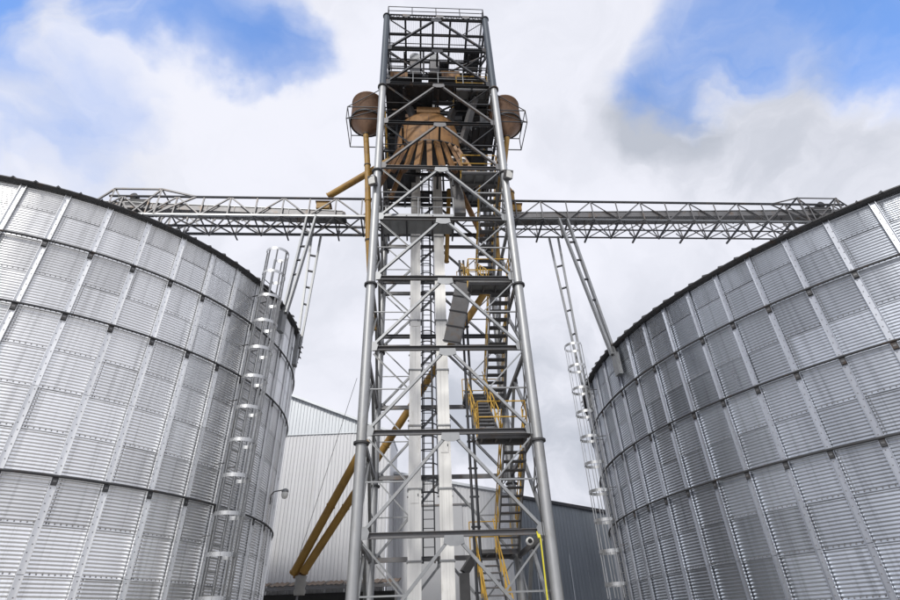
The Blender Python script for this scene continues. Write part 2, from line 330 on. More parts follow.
# ------------------------------------------------------------------ caged ladders on the silos
def caged_ladder(label, silo_, ang, zlow, hoop_n, step, over):
    t0, C, Rr, H, ez = silo_; a = R(ang); rd = V(math.cos(a), math.sin(a), 0); tx = V(-math.sin(a), math.cos(a), 0)
    base = C+rd*(Rr+0.30); t = thing('caged_ladder', label, 'ladder', base, 'caged ladders on the silo walls', frame='world')
    top = ez+over
    for s_ in (-1, 1):
        q = MB(); q.bar(base+tx*0.21*s_+V(0,0,zlow), base+tx*0.21*s_+V(0,0,top), 0.05, 0.02, rd); q.build('side_rail', 'steel', t)
    rm = MB(); rm.tube(-tx*0.205, tx*0.205, 0.014, 6); rmesh = rm.mesh('rung', 'steel')
    z = zlow+0.2
    while z < top-0.9: link('rung', rmesh, t, (0,0,z)); z += 0.3
    # hoops: flat bands, open towards the wall
    def hoop(r=0.37, h=0.10, a0=-128, a1=128):
        q = MB(); n = 28; cc = rd*0.26; vs = []
        for i in range(n+1):
            th = R(a0+(a1-a0)*i/n)
            for rr, zz in ((r,0),(r+0.012,0),(r+0.012,h),(r,h)):
                vs.append(cc+rd*rr*math.cos(th)+tx*rr*math.sin(th)+V(0,0,zz))
        fs = []
        for i in range(n):
            for j in range(4): fs.append((i*4+j, (i+1)*4+j, (i+1)*4+(j+1) % 4, i*4+(j+1) % 4))
        q.add(vs, fs, 0, False)
        for s_ in (-1, 1):
            e = cc+rd*r*math.cos(R(a1))+tx*s_*r*math.sin(R(a1)); q.bar(e+V(0,0,h/2), tx*0.2*s_+V(0,0,h/2), 0.012, h)
        return q.mesh('cage_hoop', 'hot')
    hm = hoop(); zt = top-0.05
    for i in range(hoop_n):
        if zt-i*step > 2.3: link('cage_hoop', hm, t, (0,0,zt-i*step))
    for th in (-100, -55, 0, 55, 100):
        p = base+rd*0.26+rd*0.356*math.cos(R(th))+tx*0.356*math.sin(R(th))
        q = MB(); q.bar(p+V(0,0,2.4), p+V(0,0,top), 0.085 if th == 0 else 0.065, 0.014, rd); q.build('cage_strip', 'hot', t)
    z = zlow+1.0; q = MB(); q.bar(V(0,0,0), -rd*0.27, 0.05, 0.012); wm = q.mesh('wall_bracket', 'steel2')
    while z < ez-0.3:
        for s_ in (-1, 1): link('wall_bracket', wm, t, tx*0.21*s_+V(0,0,z))
        z += 1.8
    return t
caged_ladder('tall caged ladder on the left silo, with broad bright hoops', LS, -17.5, 1.1, 13, 0.94, 1.08)
caged_ladder('narrow caged ladder at the near edge of the right silo', RS, 180.0, 1.1, 11, 0.94, 1.30)

# ------------------------------------------------------------------ head tower frame
W, D = 6.28*S, 6.28*S
def LV(i): return EYE+S*(2.76+3.375*i)
tower = thing('lattice_tower', 'tall grey lattice steel tower of tubular legs and chevron braces between the silos', 'tower', (W/2, D/2, 0))
corners = [(0,0), (W,0), (W,D), (0,D)]
TOPZ = LV(9)+0.12
for ci, (u, v) in enumerate(corners):
    front = v == 0; r = 0.155
    q = MB(); q.tube((u,v,0.05), (u,v,TOPZ), r, 20); lg = q.build('leg', 'leg', tower)
    q = MB(); q.tube((u,v,LV(7)-0.27), (u,v,TOPZ-0.001), r+0.004, 20); q.build('leg_shade_sleeve', 'leg_shade', lg)  # sleeve added to darken the leg top, its backlit shade as colour
    for i in (1,3,5,7):
        q = MB(); z = LV(i)-0.30; q.tube((u,v,z-0.03), (u,v,z+0.03), r+0.07, 20); q.build('flange', 'dark', lg)
    q = MB(); q.box((u-0.3,v-0.3,0), (u+0.3,v+0.3,0.05)); q.build('base_plate', 'steel2', lg)
    q = MB(); q.tube((u,v,TOPZ), (u,v,TOPZ+0.05), r+0.05, 20); q.build('cap', 'steel3', lg)
gus = {}
for fi in range(4):
    p = Vector((*corners[fi],0)); q_ = Vector((*corners[(fi+1) % 4],0)); d = (q_-p).normalized(); nrm = V(d.y,-d.x,0)   # outward
    Lf = (q_-p).length; mid = (p+q_)/2
    for i in range(-1, 10):
        z = LV(i); m_ = 'steel2' if i < 6 else 'steel3'  # upper beams: backlit shade put into a darker steel colour
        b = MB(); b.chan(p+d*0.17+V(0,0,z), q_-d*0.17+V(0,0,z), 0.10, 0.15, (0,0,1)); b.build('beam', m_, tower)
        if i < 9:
            z1 = LV(i+1)-0.06; z0 = z+0.14; mm = 'steel' if i < 5 else ('steel2' if i < 7 else 'steel3')  # braces darken upwards in steps, backlit shade painted as steel tone
            for s_, c in ((1, p), (-1, q_)):
                a_ = c+d*s_*0.22+V(0,0,z0); e_ = mid-d*s_*0.14+V(0,0,z1-0.09)
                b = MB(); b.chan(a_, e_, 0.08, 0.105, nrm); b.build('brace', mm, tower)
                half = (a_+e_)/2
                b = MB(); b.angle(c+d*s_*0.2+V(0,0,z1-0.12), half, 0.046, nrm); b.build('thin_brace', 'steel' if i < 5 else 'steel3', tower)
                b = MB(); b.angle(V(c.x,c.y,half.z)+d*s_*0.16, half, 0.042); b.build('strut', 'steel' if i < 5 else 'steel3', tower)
                # corner gusset
                g_ = MB(); ga = c+d*s_*0.15+nrm*0.05
                vs = [ga+V(0,0,z-0.11), ga+d*s_*0.16+V(0,0,z-0.09), ga+d*s_*0.20+V(0,0,z+0.09), ga+d*s_*0.12+V(0,0,z+0.22), ga+V(0,0,z+0.22)]
                n = len(vs); vs2 = [x+nrm*0.014 for x in vs]
                g_.add(vs+vs2, [tuple(range(n)), tuple(range(2*n-1,n-1,-1))]+[(k,(k+1)%n,(k+1)%n+n,k+n) for k in range(n)])
                g_.build('gusset', mm, tower)
            g_ = MB(); ga = mid+nrm*0.062
            vs = [ga-d*0.25+V(0,0,z1+0.02), ga+d*0.25+V(0,0,z1+0.02), ga+d*0.28+V(0,0,z1-0.17), ga+d*0.10+V(0,0,z1-0.24), ga-d*0.10+V(0,0,z1-0.24), ga-d*0.28+V(0,0,z1-0.17)]
            n = len(vs); vs2 = [x+nrm*0.014 for x in vs]
            g_.add(vs+vs2, [tuple(range(n)), tuple(range(2*n-1,n-1,-1))]+[(k,(k+1)%n,(k+1)%n+n,k+n) for k in range(n)])
            g_.build('gusset', mm, tower)
# cross beams inside, carrying floors and machines
for i in (3, 4, 5, 6, 7, 8):
    for vv in (1.55, 3.0, 4.2):
        if i in (3, 4, 5) and vv < 4: continue
        b = MB(); b.ibeam((0.06,vv,LV(i)), (W-0.06,vv,LV(i)), 0.1, 0.16); b.build('cross_beam', 'steel3', tower)
for i in (6, 7, 8):
    for uu in (0.95, W/2, W-1.0):
        b = MB(); b.ibeam((uu,0.06,LV(i)-0.17), (uu,D-0.06,LV(i)-0.17), 0.09, 0.15); b.build('cross_beam', 'steel3', tower)
# open beam grid and grating at the top, railing round it
for uu in (0.95, 1.75, 2.4, 3.3, 4.2):
    b = MB(); b.ibeam((uu,0.06,LV(9)), (uu,D-0.06,LV(9)), 0.10, 0.14); b.build('cross_beam', 'steel3', tower)
for vv in (0.75, 1.5, 2.3, 3.1, 4.0):
    b = MB(); b.ibeam((0.06,vv,LV(9)-0.145), (W-0.06,vv,LV(9)-0.145), 0.09, 0.14); b.build('cross_beam', 'steel3', tower)
b = MB(); zt = LV(9)+0.085
x = 0.1
while x < W-0.1: b.bar((x,0.1,zt), (x,D-0.1,zt), 0.008, 0.03); x += 0.075
b.build('top_grating', 'steel2', tower, 'stuff')
b = MB(); n = 34
for i in range(n):
    u0 = 0.15+(W-0.3)*i/n; u1 = 0.15+(W-0.3)*(i+1)/n; zz = (LV(9)+0.10, LV(9)+0.30) if i % 2 else (LV(9)+0.30, LV(9)+0.10)
    b.bar((u0,-0.02,zz[0]), (u1,-0.02,zz[1]), 0.025, 0.025)
b.bar((0,-0.02,LV(9)+0.32), (W,-0.02,LV(9)+0.32), 0.07, 0.05)
b.build('edge_lattice', 'steel3', tower, 'stuff')
for uu in (1.0, 2.75, 4.1):
    b = MB(); b.box((uu-0.19,-0.075,LV(9)+0.09), (uu+0.19,-0.055,LV(9)+0.33)); b.build('edge_plate', 'steel2', tower)
def railing(parent, pts, h=1.05, n_rail=2, m='rail', name='railing', r=0.02, step=1.25, toe=0.0):
    b = MB()
    for a_, c_ in zip(pts[:-1], pts[1:]):
        a_, c_ = Vector(a_), Vector(c_); L = (c_-a_).length; k = max(1, round(L/step))
        for i in range(k+1): p = a_.lerp(c_, i/k); b.tube(p, p+V(0,0,h), r, 6)
        for j in range(n_rail):
            hh = h*(j+1)/n_rail-0.001; b.tube(a_+V(0,0,hh), c_+V(0,0,hh), r, 6)
        if toe: b.bar(a_+V(0,0,toe/2+0.01), c_+V(0,0,toe/2+0.01), 0.008, toe)
    return b.build(name, m, parent)
zt = LV(9)+0.34
railing(tower, [(0.05,-0.0,zt),(W-0.05,-0.0,zt),(W-0.05,D,zt),(0.05,D,zt),(0.05,0,zt)], 0.80, 2, 'steel3', r=0.022)

# machine floor (plates with gaps)
def floor_plates(parent, z, rects, m='steel3'):
    for (u0,v0,u1,v1) in rects:
        b = MB(); b.box((u0,v0,z), (u1,v1,z+0.012)); n = max(2, int((u1-u0)/0.3))
        for i in range(n+1): b.bar((u0+(u1-u0)*i/n,v0,z-0.03), (u0+(u1-u0)*i/n,v1,z-0.03), 0.012, 0.06)
        b.build('floor_plate', m, parent)
floor_plates(tower, LV(7)+0.10, [(0.1,0.15,1.0,1.45),(1.05,0.15,2.3,1.45),(2.35,0.15,3.3,0.9),(3.35,0.15,W-0.1,1.45),(0.1,1.65,0.9,2.9),(0.1,3.1,1.2,D-0.1),(3.8,1.65,W-0.1,2.9),(3.5,4.3,W-0.1,D-0.1)])
floor_plates(tower, LV(6)+0.10, [(0.1,3.1,1.2,4.1),(0.1,4.3,2.2,D-0.1),(3.6,3.1,W-0.1,4.1),(2.3,4.3,W-0.1,D-0.1),(4.0,0.2,W-0.1,1.4)])
floor_plates(tower, LV(8)+0.10, [(0.1,3.1,1.9,4.1),(0.1,4.3,2.3,D-0.1),(2.9,4.3,W-0.1,D-0.1),(3.4,3.1,W-0.1,4.1),(0.1,1.7,0.9,2.9),(4.2,1.7,W-0.1,2.9)])
floor_plates(tower, LV(9)+0.11, [(0.1,3.1,1.7,D-0.1),(2.45,2.4,3.25,D-0.1),(3.35,3.1,W-0.1,D-0.1),(4.25,1.6,W-0.1,3.0),(1.8,3.9,2.4,D-0.1)])
for i in (7, 8):
    for a_, c_ in (((0.2,0.2),(W/2,1.5)), ((W-0.2,0.2),(W/2,1.5)), ((0.2,2.9),(W/2,1.6)), ((W-0.2,2.9),(W/2,1.6))):
        b = MB(); b.angle((a_[0],a_[1],LV(i)-0.02), (c_[0],c_[1],LV(i)-0.02), 0.07); b.build('plan_brace', 'steel3', tower)
for hh in (0.55, 1.1, 1.9):
    b = MB(); b.tube((0.1,0.35,LV(8)+hh), (W-0.1,0.35,LV(8)+hh), 0.025, 6); b.build('girt', 'steel3', tower)
    b = MB(); b.tube((0.1,0.45,LV(7)+hh), (W-0.1,0.45,LV(7)+hh), 0.025, 6); b.build('girt', 'steel3', tower)
railing(tower, [(0.2,0.12,LV(7)+0.12),(W-0.2,0.12,LV(7)+0.12)], 1.0, 2, 'steel', r=0.02)
railing(tower, [(0.15,0.3,LV(6)+0.12),(0.15,D-0.2,LV(6)+0.12)], 1.0, 2, 'rail')
# front walkway at conveyor level
floor_plates(tower, LV(4)+0.30, [(0.2,0.2,1.15,1.25),(1.2,0.2,2.15,1.25),(2.2,0.2,3.0,1.25)], 'steel')
railing(tower, [(0.25,0.24,LV(4)+0.32),(3.0,0.24,LV(4)+0.32)], 1.0, 2, 'steel', toe=0.12)
for uu in (0.2, 1.18, 2.18, 3.0):
    b = MB(); b.bar((uu,0.1,LV(4)+0.2), (uu,1.5,LV(4)+0.2), 0.06, 0.12); b.build('walkway_bearer', 'steel3', tower)

# ------------------------------------------------------------------ staircase
stair = thing('staircase', 'grey open-tread switchback staircase with yellow handrails inside the tower', 'stairs', (W-1.3, 2.5, 0))
laneA = (4.28, 4.92); laneB = (3.50, 4.14)       # right lane rises towards the camera, left lane away from it
NT = 13
tm = MB(); tm.box((0,-0.13,-0.02), (0.62,0.13,0.012)); tread_me = tm.mesh('tread', 'steel2')
def flight(lane, vlo, zlo, vhi, zhi):
    a = V(lane[0],vlo,zlo); c = V(lane[0],vhi,zhi); w = lane[1]-lane[0]
    b = MB(); b.bar(a-V(0.02,0,0.02), c-V(0.02,0,0.02), 0.03, 0.22); fl = b.build('stair_flight', 'steel2', stair)
    b = MB(); b.bar(a+V(w+0.02,0,-0.02), c+V(w+0.02,0,-0.02), 0.03, 0.22); b.build('stringer', 'steel2', fl)
    off = BASE[stair.name]
    for i in range(NT):
        p = a.lerp(c, (i+0.5)/NT); link('tread', tread_me, fl, (p.x-off.x+0.01, p.y-off.y, p.z-off.z))
    for s_ in (-0.03, w+0.03):
        b = MB()
        for hh in (0.5, 0.95): b.tube(a+V(s_,0,hh), c+V(s_,0,hh), 0.021, 6)
        for i in range(5): p = a.lerp(c, (i+0.2)/4.6); b.tube(p+V(s_,0,0), p+V(s_,0,0.95), 0.02, 6)
        b.build('handrail', 'rail', fl)
VF, VR = 0.80, 4.05
for i in range(-1, 8):
    if i % 2 == 0: flight(laneA, VR, LV(i)+0.1, VF, LV(i+1)+0.02)       # rear landing i  -> front landing i+1
    else: flight(laneB, VF, LV(i)+0.02, VR, LV(i+1)+0.1)                # front landing i -> rear landing i+1
def landing(u0, v0, u1, v1, z, rails):
    b = MB(); b.box((u0,v0,z-0.01), (u1,v1,z+0.02)); la = b.build('landing', 'steel', stair)
    b = MB(); b.bar((u0,v0+0.03,z-0.08), (u1,v0+0.03,z-0.08), 0.05, 0.13); b.bar((u0,v1-0.03,z-0.08), (u1,v1-0.03,z-0.08), 0.05, 0.13)
    for k in range(4): uu = u0+(u1-u0)*(k+0.3)/3.6; b.bar((uu,v0+0.06,z-0.07), (uu,v1-0.06,z-0.07), 0.05, 0.10)
    b.build('joists', 'steel2', la)
    for pts in rails: railing(la, pts, 1.0, 2, 'rail')
for i in (-1, 1, 3, 5, 7):
    z = LV(i)
    landing(3.40, 0.18, 4.96, 0.80, z, [[(3.43,0.22,z+0.02),(4.90,0.22,z+0.02)], [(4.90,0.22,z+0.02),(4.90,0.78,z+0.02)], [(3.43,0.22,z+0.02),(3.43,0.78,z+0.02)]])
for i in (0, 2, 4, 6, 8):
    z = LV(i)+0.1
    landing(3.40, 4.05, 4.96, 4.96, z, [[(3.43,4.92,z+0.02),(4.90,4.92,z+0.02)]])

# ------------------------------------------------------------------ bucket elevator
VE = 3.9
eL = pv(414.6, 533, VE).x; eR = pv(446.6, 533, VE).x; ew, ed = 0.44, 0.36
elev = thing('bucket_elevator', 'bucket elevator with two tall white rectangular casings in the middle of the tower', 'elevator', ((eL+eR)/2, VE, 0))
zh = LV(8)-0.3; z0 = 1.5; SEG = 2.24
zf = pv(425, 562, VE).z
cuts = [zf+SEG*k for k in range(-1, 20)]
for u in (eL, eR):
    lo = z0
    for zc in [c for c in cuts if z0 < c < zh-0.5]+[zh]:
        b = MB(); b.box((u-ew/2,VE-ed/2,lo), (u+ew/2,VE+ed/2,zc)); b.build('casing', 'casing', elev)
        b = MB(); b.box((u-ew/2-0.035,VE-ed/2-0.035,zc-0.028), (u+ew/2+0.035,VE+ed/2+0.035,zc+0.028)); b.build('casing_flange', 'steel', elev)
        lo = zc+0.0285
b = MB(); ue = (eL+eR)/2; hw = (eR-eL)/2+0.34
prof = [(-hw,0),(hw,0)]+[(hw*math.cos(R(t)), 0.45+0.55*math.sin(R(t))) for t in range(0, 181, 15)]
n = len(prof); vs = [(ue+x,VE-0.30,zh+0.03+z) for x, z in prof]+[(ue+x,VE+0.30,zh+0.03+z) for x, z in prof]
b.add(vs, [tuple(range(n)), tuple(range(2*n-1,n-1,-1))]+[(k,(k+1)%n+0,(k+1)%n+n,k+n) for k in range(n)]); hd = b.build('head_hood', 'steel', elev)
b = MB(); b.tube((ue,VE-0.62,zh+0.5), (ue,VE+0.5,zh+0.5), 0.07, 12); b.build('head_shaft', 'steel2', hd)
b = MB(); b.tube((ue-0.1,VE-0.75,zh+0.5), (ue-0.1,VE-0.35,zh+0.5), 0.20, 14); b.box((ue-0.35,VE-0.8,zh+0.15), (ue+0.2,VE-0.35,zh+0.32)); b.build('gear_motor', 'brown', hd)
b = MB(); b.box((eL-0.4,VE-0.34,0.4), (eR+0.4,VE+0.34,1.5)); b.tube((ue,VE-0.5,0.85), (ue,VE+0.5,0.85), 0.09, 12); b.build('boot', 'steel2', elev)

for u, zz in ((eL, 5.4), (eR, 7.1), (eL, 12.3)):
    b = MB(); b.box((u-0.14,VE-ed/2-0.022,zz), (u+0.14,VE-ed/2-0.001,zz+0.5)); dr = b.build('inspection_door', 'casing', elev)
    b = MB(); b.box((u+0.10,VE-ed/2-0.045,zz+0.22), (u+0.125,VE-ed/2-0.023,zz+0.30)); b.build('handle', 'dark', dr)
# ties from the casings to the rear frame
for k in range(1, 9):
    for u in (eL, eR):
        b = MB(); b.bar((u-ew/2-0.05,VE+ed/2+0.06,LV(k)-0.9), (u+ew/2+0.05,VE+ed/2+0.06,LV(k)-0.9), 0.05, 0.05); b.bar((u,VE+ed/2+0.06,LV(k)-0.9), (u,D-0.05,LV(k)-0.05), 0.04, 0.04); b.build('tie_bracket', 'steel2', elev)

# caged ladder behind the casings
t = thing('tower_ladder', 'dark caged ladder running up behind the gap between the white casings', 'ladder', (0,0,0))
ul = pv(428, 430, 4.35).x; zl0, zl1 = pv(428,470,4.35).z-3, pv(428,170,4.35).z
for s_ in (-0.2, 0.2):
    b = MB(); b.bar((ul+s_,4.75,zl0), (ul+s_,4.75,zl1), 0.05, 0.03); b.build('side_rail', 'steel3', t)
rm = MB(); rm.tube((-0.2,0,0), (0.2,0,0), 0.014, 6); rme = rm.mesh('rung', 'steel3'); z = zl0+0.2
hm = MB(); n = 18
for i in range(n):
    a0, a1 = R(180+180*i/n), R(180+180*(i+1)/n); hm.bar((0.36*math.cos(a0),-0.1+0.42*math.sin(a0),0), (0.36*math.cos(a1),-0.1+0.42*math.sin(a1),0), 0.01, 0.05)
hme = hm.mesh('cage_hoop', 'steel3')
while z < zl1-0.1: link('rung', rme, t, (ul,4.75,z)); z += 0.3
z = zl0+2.2
while z < zl1: link('cage_hoop', hme, t, (ul,4.70,z)); z += 0.5
for th in (200, 245, 295, 340):
    b = MB(); p = V(ul+0.36*math.cos(R(th)), 4.6+0.42*math.sin(R(th)), 0); b.bar(p+V(0,0,zl0+2.2), p+V(0,0,zl1), 0.035, 0.01); b.build('cage_strip', 'steel3', t)

# sloping grey duct beside the right casing
t = thing('sloping_duct', 'dark grey sloping box duct with seams beside the right white casing', 'duct', (0,0,0))
pa, pb = pv(465, 281, 1.3), pv(452, 343, 2.1)
b = MB(); b.bar(pa, pb, 0.62, 0.26, (0,-1,0.5)); b.build('trunk', 'steel2', t)
for k in range(5):
    p = pa.lerp(pb, k/4*0.96+0.02); q2 = pa.lerp(pb, k/4*0.96+0.035); b = MB(); b.bar(p, q2, 0.68, 0.32, (0,-1,0.5)); b.build('seam_flange', 'steel3', t)
pc = pv(454, 170, 1.6)
b = MB(); b.bar(pc, pv(460, 215, 1.4), 0.50, 0.26, (0,-1,0.5)); b.build('upper_trunk', 'steel2', t)

# cable runs
t = thing('cable_run', 'pair of dark vertical cable conduits left of the lower stairs', 'conduit', (0,0,0))
for px in (470.5, 475.5):
    u = pv(px, 470, 2.6).x; b = MB(); b.tube((u,2.6,0.1), (u,2.6,LV(4)), 0.045, 8); b.build('conduit', 'steel3', t)
b = MB(); z = 0.8
ua, ub = pv(470.5,470,2.6).x, pv(475.5,470,2.6).x
while z < LV(4): b.box((ua-0.07,2.56,z), (ub+0.07,2.64,z+0.05)); z += 0.9
b.build('conduit_clamp', 'steel3', t, 'stuff')

# ------------------------------------------------------------------ distributor
SQ = 0.5; vD = 1.42; zr = pv(428, 136.5, vD-0.94).z; cD = V(pv(428,136.5,vD-0.94).x+0.05, vD, zr); zq = pv(428, 110, vD-0.6).z-zr
def squash(b, c):
    b.v = [(x, c.y+(y-c.y)*SQ, z) for x, y, z in b.v]; return b
dist = thing('grain_distributor', 'brown bell-shaped grain distributor with a fan of flat chutes high in the tower', 'distributor', (cD.x, cD.y, zr))
b = MB(); b.lathe(cD, [(1.47,0),(1.50,0.06),(1.46,0.12),(1.40,0.45*zq),(1.22,0.85*zq),(0.95,zq),(0.6,zq+0.1)], 44); bell = squash(b, cD).build('bell', 'brown', dist)
b = MB(); b.lathe(cD, [(1.54,-0.03),(1.54,0.03),(1.45,0.03),(1.45,-0.03),(1.54,-0.03)], 44, smooth=False); squash(b, cD).build('rim_band', 'dark', bell)
for th in range(0, 360, 45):
    b = MB(); c, s_ = math.cos(R(th)), math.sin(R(th))*SQ
    b.bar(cD+V(1.465*c,1.465*s_,0.12), cD+V(1.405*c,1.405*s_,0.45*zq), 0.035, 0.03, (c,s_,0)); b.bar(cD+V(1.405*c,1.405*s_,0.45*zq), cD+V(1.225*c,1.225*s_,0.85*zq), 0.035, 0.03, (c,s_,0)); b.build('seam', 'rusty', bell)
b = MB(); b.box((cD.x-0.55,cD.y-0.45,zr+zq+0.02), (cD.x+0.55,cD.y+0.35,zr+zq+0.42)); b.build('inlet_box', 'brown', dist)
b = MB(); b.lathe(cD, [(1.45,-0.02),(1.36,-0.08),(0.5,-0.16),(0.0,-0.17)], 32); squash(b, cD).build('base_pan', 'dark', dist)
zl0_ = zr-pv(428,166,vD-1.12).z
for k in range(15):
    th = R(-90+(k-7)*14.0); c, s_ = math.cos(th), math.sin(th)*SQ; rd = V(c,s_,0)
    ro = 2.2; zl = zl0_+0.14*(k % 2)-0.1*abs(k-7)/7
    b = MB(); b.bar(cD+rd*1.40+V(0,0,-0.04), cD+rd*ro+V(0,0,-zl), 0.25-0.03*(k % 2), 0.13, rd); ch = b.build('chute', 'brown', dist)
    b = MB(); p = cD+rd*ro+V(0,0,-zl); dd = (rd*(ro-1.40)+V(0,0,-zl+0.04)).normalized(); b.bar(p-dd*0.05, p+dd*0.03, 0.27, 0.16, rd); b.build('chute_flange', 'rusty', ch)

# machine boxes on the upper floors
def gearbox(label, px, py, v, w=0.85, h=0.5):
    p = pv(px, py, v); z = p.z; t = thing('drive_unit', label, 'motor', (p.x, v, z), 'drive units on the machine floor')
    b = MB(); b.box((p.x-w/2,v-0.25,z), (p.x+w/2,v+0.25,z+h)); b.build('housing', 'brown', t)
    b = MB(); b.tube((p.x-w/2-0.28,v,z+h*0.55), (p.x-w/2,v,z+h*0.55), 0.16, 12); b.build('motor', 'steel2', t)
    b = MB(); b.box((p.x-w/2-0.1,v-0.3,z-0.08), (p.x+w/2+0.1,v+0.3,z)); b.build('skid', 'steel3', t)
    for k in (-0.25, 0.25):
        b = MB(); b.box((p.x+k*w-0.08,v-0.262,z+0.1), (p.x+k*w+0.08,v-0.25,z+h-0.12)); b.build('cover', 'rusty', t)
zfl = LV(7)+0.12
gearbox('brown drive housing on the left of the upper machine floor', 399, 82, 1.0)
gearbox('brown drive housing on the right of the upper machine floor', 450, 82, 1.0, 0.95, 0.55)
t = thing('fan_casing', 'round grey fan casing near the right leg in the upper tower', 'fan', (4.5,1.0,LV(6)+0.16))
b = MB(); c = V(4.45,1.0,LV(6)+0.75); b.tube(c-V(0,0.2,0), c+V(0,0.2,0), 0.45, 20); b.build('volute', 'steel3', t)
b = MB(); b.box((c.x+0.05,0.82,c.z), (c.x+0.46,1.18,c.z+0.9)); b.build('outlet', 'steel3', t)
b = MB(); b.box((c.x-0.35,0.75,LV(6)+0.16), (c.x+0.35,1.25,LV(6)+0.34)); b.build('base', 'steel3', t)
for k, (px, w) in enumerate(((415, 0.5), (434.5, 0.46))):
    p = pv(px, 68, 0.95); t = thing('upright_motor', ('grey upright motor housing at left under the tower top','grey upright motor housing at centre under the tower top')[k], 'motor', (p.x,0.95,p.z-1.0), 'upright motors under the tower top')
    b = MB(); b.box((p.x-w/2,0.70,p.z-0.9), (p.x+w/2,1.2,p.z+0.25)); b.build('casing', 'steel2', t)
    b = MB(); b.tube((p.x,0.68,p.z+0.62), (p.x,1.22,p.z+0.62), w*0.52, 16); b.box((p.x-w/2,0.69,p.z+0.26), (p.x+w/2,1.21,p.z+0.62)); b.build('hood', 'steel', t)
    b = MB(); b.box((p.x-w/2-0.04,0.66,p.z+0.24), (p.x+w/2+0.04,1.24,p.z+0.29)); b.build('flange', 'dark', t)
    b = MB(); b.box((p.x-w/2-0.1,0.6,p.z-1.0), (p.x+w/2+0.1,1.3,p.z-0.9)); b.build('skid', 'steel3', t)
rg = random.Random(3)
for i, us_ in ((6, (0.6,1.3,2.9,3.9,4.5)), (7, (0.55,1.5,2.05,3.5,4.4)), (8, (0.7,1.9,3.2,4.5))):
    for uu in us_:
        vv = rg.choice((1.6,3.0,4.2)); b = MB(); b.angle((uu,vv,LV(i)+0.1), (uu,vv,LV(i+1)-0.1), 0.10); b.build('post', 'steel3', tower)
for i in (6, 7, 8):
    for vv in (1.6, 3.0, 4.2):
        for hh in (0.9, 1.75):
            b = MB(); b.angle((0.1,vv,LV(i)+hh), (W-0.1,vv,LV(i)+hh), 0.07); b.build('girt', 'steel3', tower)
def machine(name, label, cat, lo, hi, m, extra):
    t = thing(name, label, cat, ((lo[0]+hi[0])/2,(lo[1]+hi[1])/2,lo[2]))
    b = MB(); b.box(lo, hi); b.build('body', m, t)
    for k in range(1, 4):
        x = lo[0]+(hi[0]-lo[0])*k/4; b = MB(); b.box((x-0.02,lo[1]-0.03,lo[2]+0.02), (x+0.02,lo[1]-0.001,hi[2]-0.02)); b.build('rib', 'dark', t)
    b = MB(); b.box((lo[0]-0.03,lo[1]-0.04,hi[2]), (hi[0]+0.03,hi[1]+0.03,hi[2]+0.05)); b.build('lid', 'dark', t)
    b = MB(); b.tube(extra[0], extra[1], extra[2], 14); b.build('duct', m, t)
machine('cleaner_box', 'dark rusty machine box behind the left leg at tower-top level', 'machine', (0.3,2.0,LV(7)+0.2), (1.6,2.8,LV(7)+1.5), 'rusty', ((1.0,2.4,LV(7)+1.55),(1.6,3.2,LV(8)-0.1),0.2))
machine('cleaner_box', 'dark grey machine box behind the right leg at tower-top level', 'machine', (3.5,2.0,LV(6)+0.2), (4.75,2.8,LV(6)+1.7), 'steel3', ((4.2,2.4,LV(6)+1.75),(3.5,3.0,LV(7)-0.1),0.2))
machine('cleaner_box', 'dark machine box behind the distributor bell', 'machine', (0.4,3.1,LV(6)+0.2), (1.5,4.4,LV(6)+1.6), 'steel3', ((0.9,3.5,LV(6)+1.65),(1.3,3.3,LV(7)-0.1),0.18))
for k, (a_, c_) in enumerate((((1.2,1.2,LV(7)-0.1),(1.75,1.6,LV(6)+0.7)), ((3.3,1.3,LV(7)-0.1),(2.75,1.7,LV(6)+0.7)), ((4.3,0.6,LV(7)-0.1),(3.6,1.4,LV(6)+0.2)))):
    pipe_lbl = ('grey chute dropping onto the left shoulder of the brown distributor','grey chute dropping onto the right shoulder of the brown distributor','grey chute beside the right leg above the brown distributor')[k]
    t = thing('transfer_chute', pipe_lbl, 'chute', c_, 'grey chutes above the distributor')
    b = MB(); b.bar(a_, c_, 0.26, 0.26); b.build('trunk', 'steel2', t)
    d = (Vector(c_)-Vector(a_)).normalized(); b = MB(); b.bar(Vector(c_)-d*0.05, Vector(c_), 0.33, 0.33); b.build('flange', 'steel3', t)
for k, (px, py) in enumerate(((452,165),(463,166))):
    p = pv(px, py, 0.9); t = thing('valve_motor', ('small white-capped valve motor nearest the distributor chutes','small white-capped valve motor nearer the right tower leg')[k], 'motor', p, 'small valve motors under the distributor')
    b = MB(); b.tube(p+V(0,0,0.0), p+V(0,0,0.30), 0.13, 12); b.build('body', 'steel2', t)
    b = MB(); b.lathe(p+V(0,0,0.305), [(0.14,0),(0.14,0.1),(0.08,0.17),(0,0.18)], 14); b.build('cap', 'casing', t)
    b = MB(); b.box((p.x-0.2,0.7,p.z-0.1), (p.x+0.2,1.1,p.z)); b.build('foot', 'brown', t)
    b = MB(); b.tube((p.x,0.9,LV(5)-0.1), (p.x,0.9,p.z-0.1), 0.05, 8); b.build('stand', 'steel3', t)

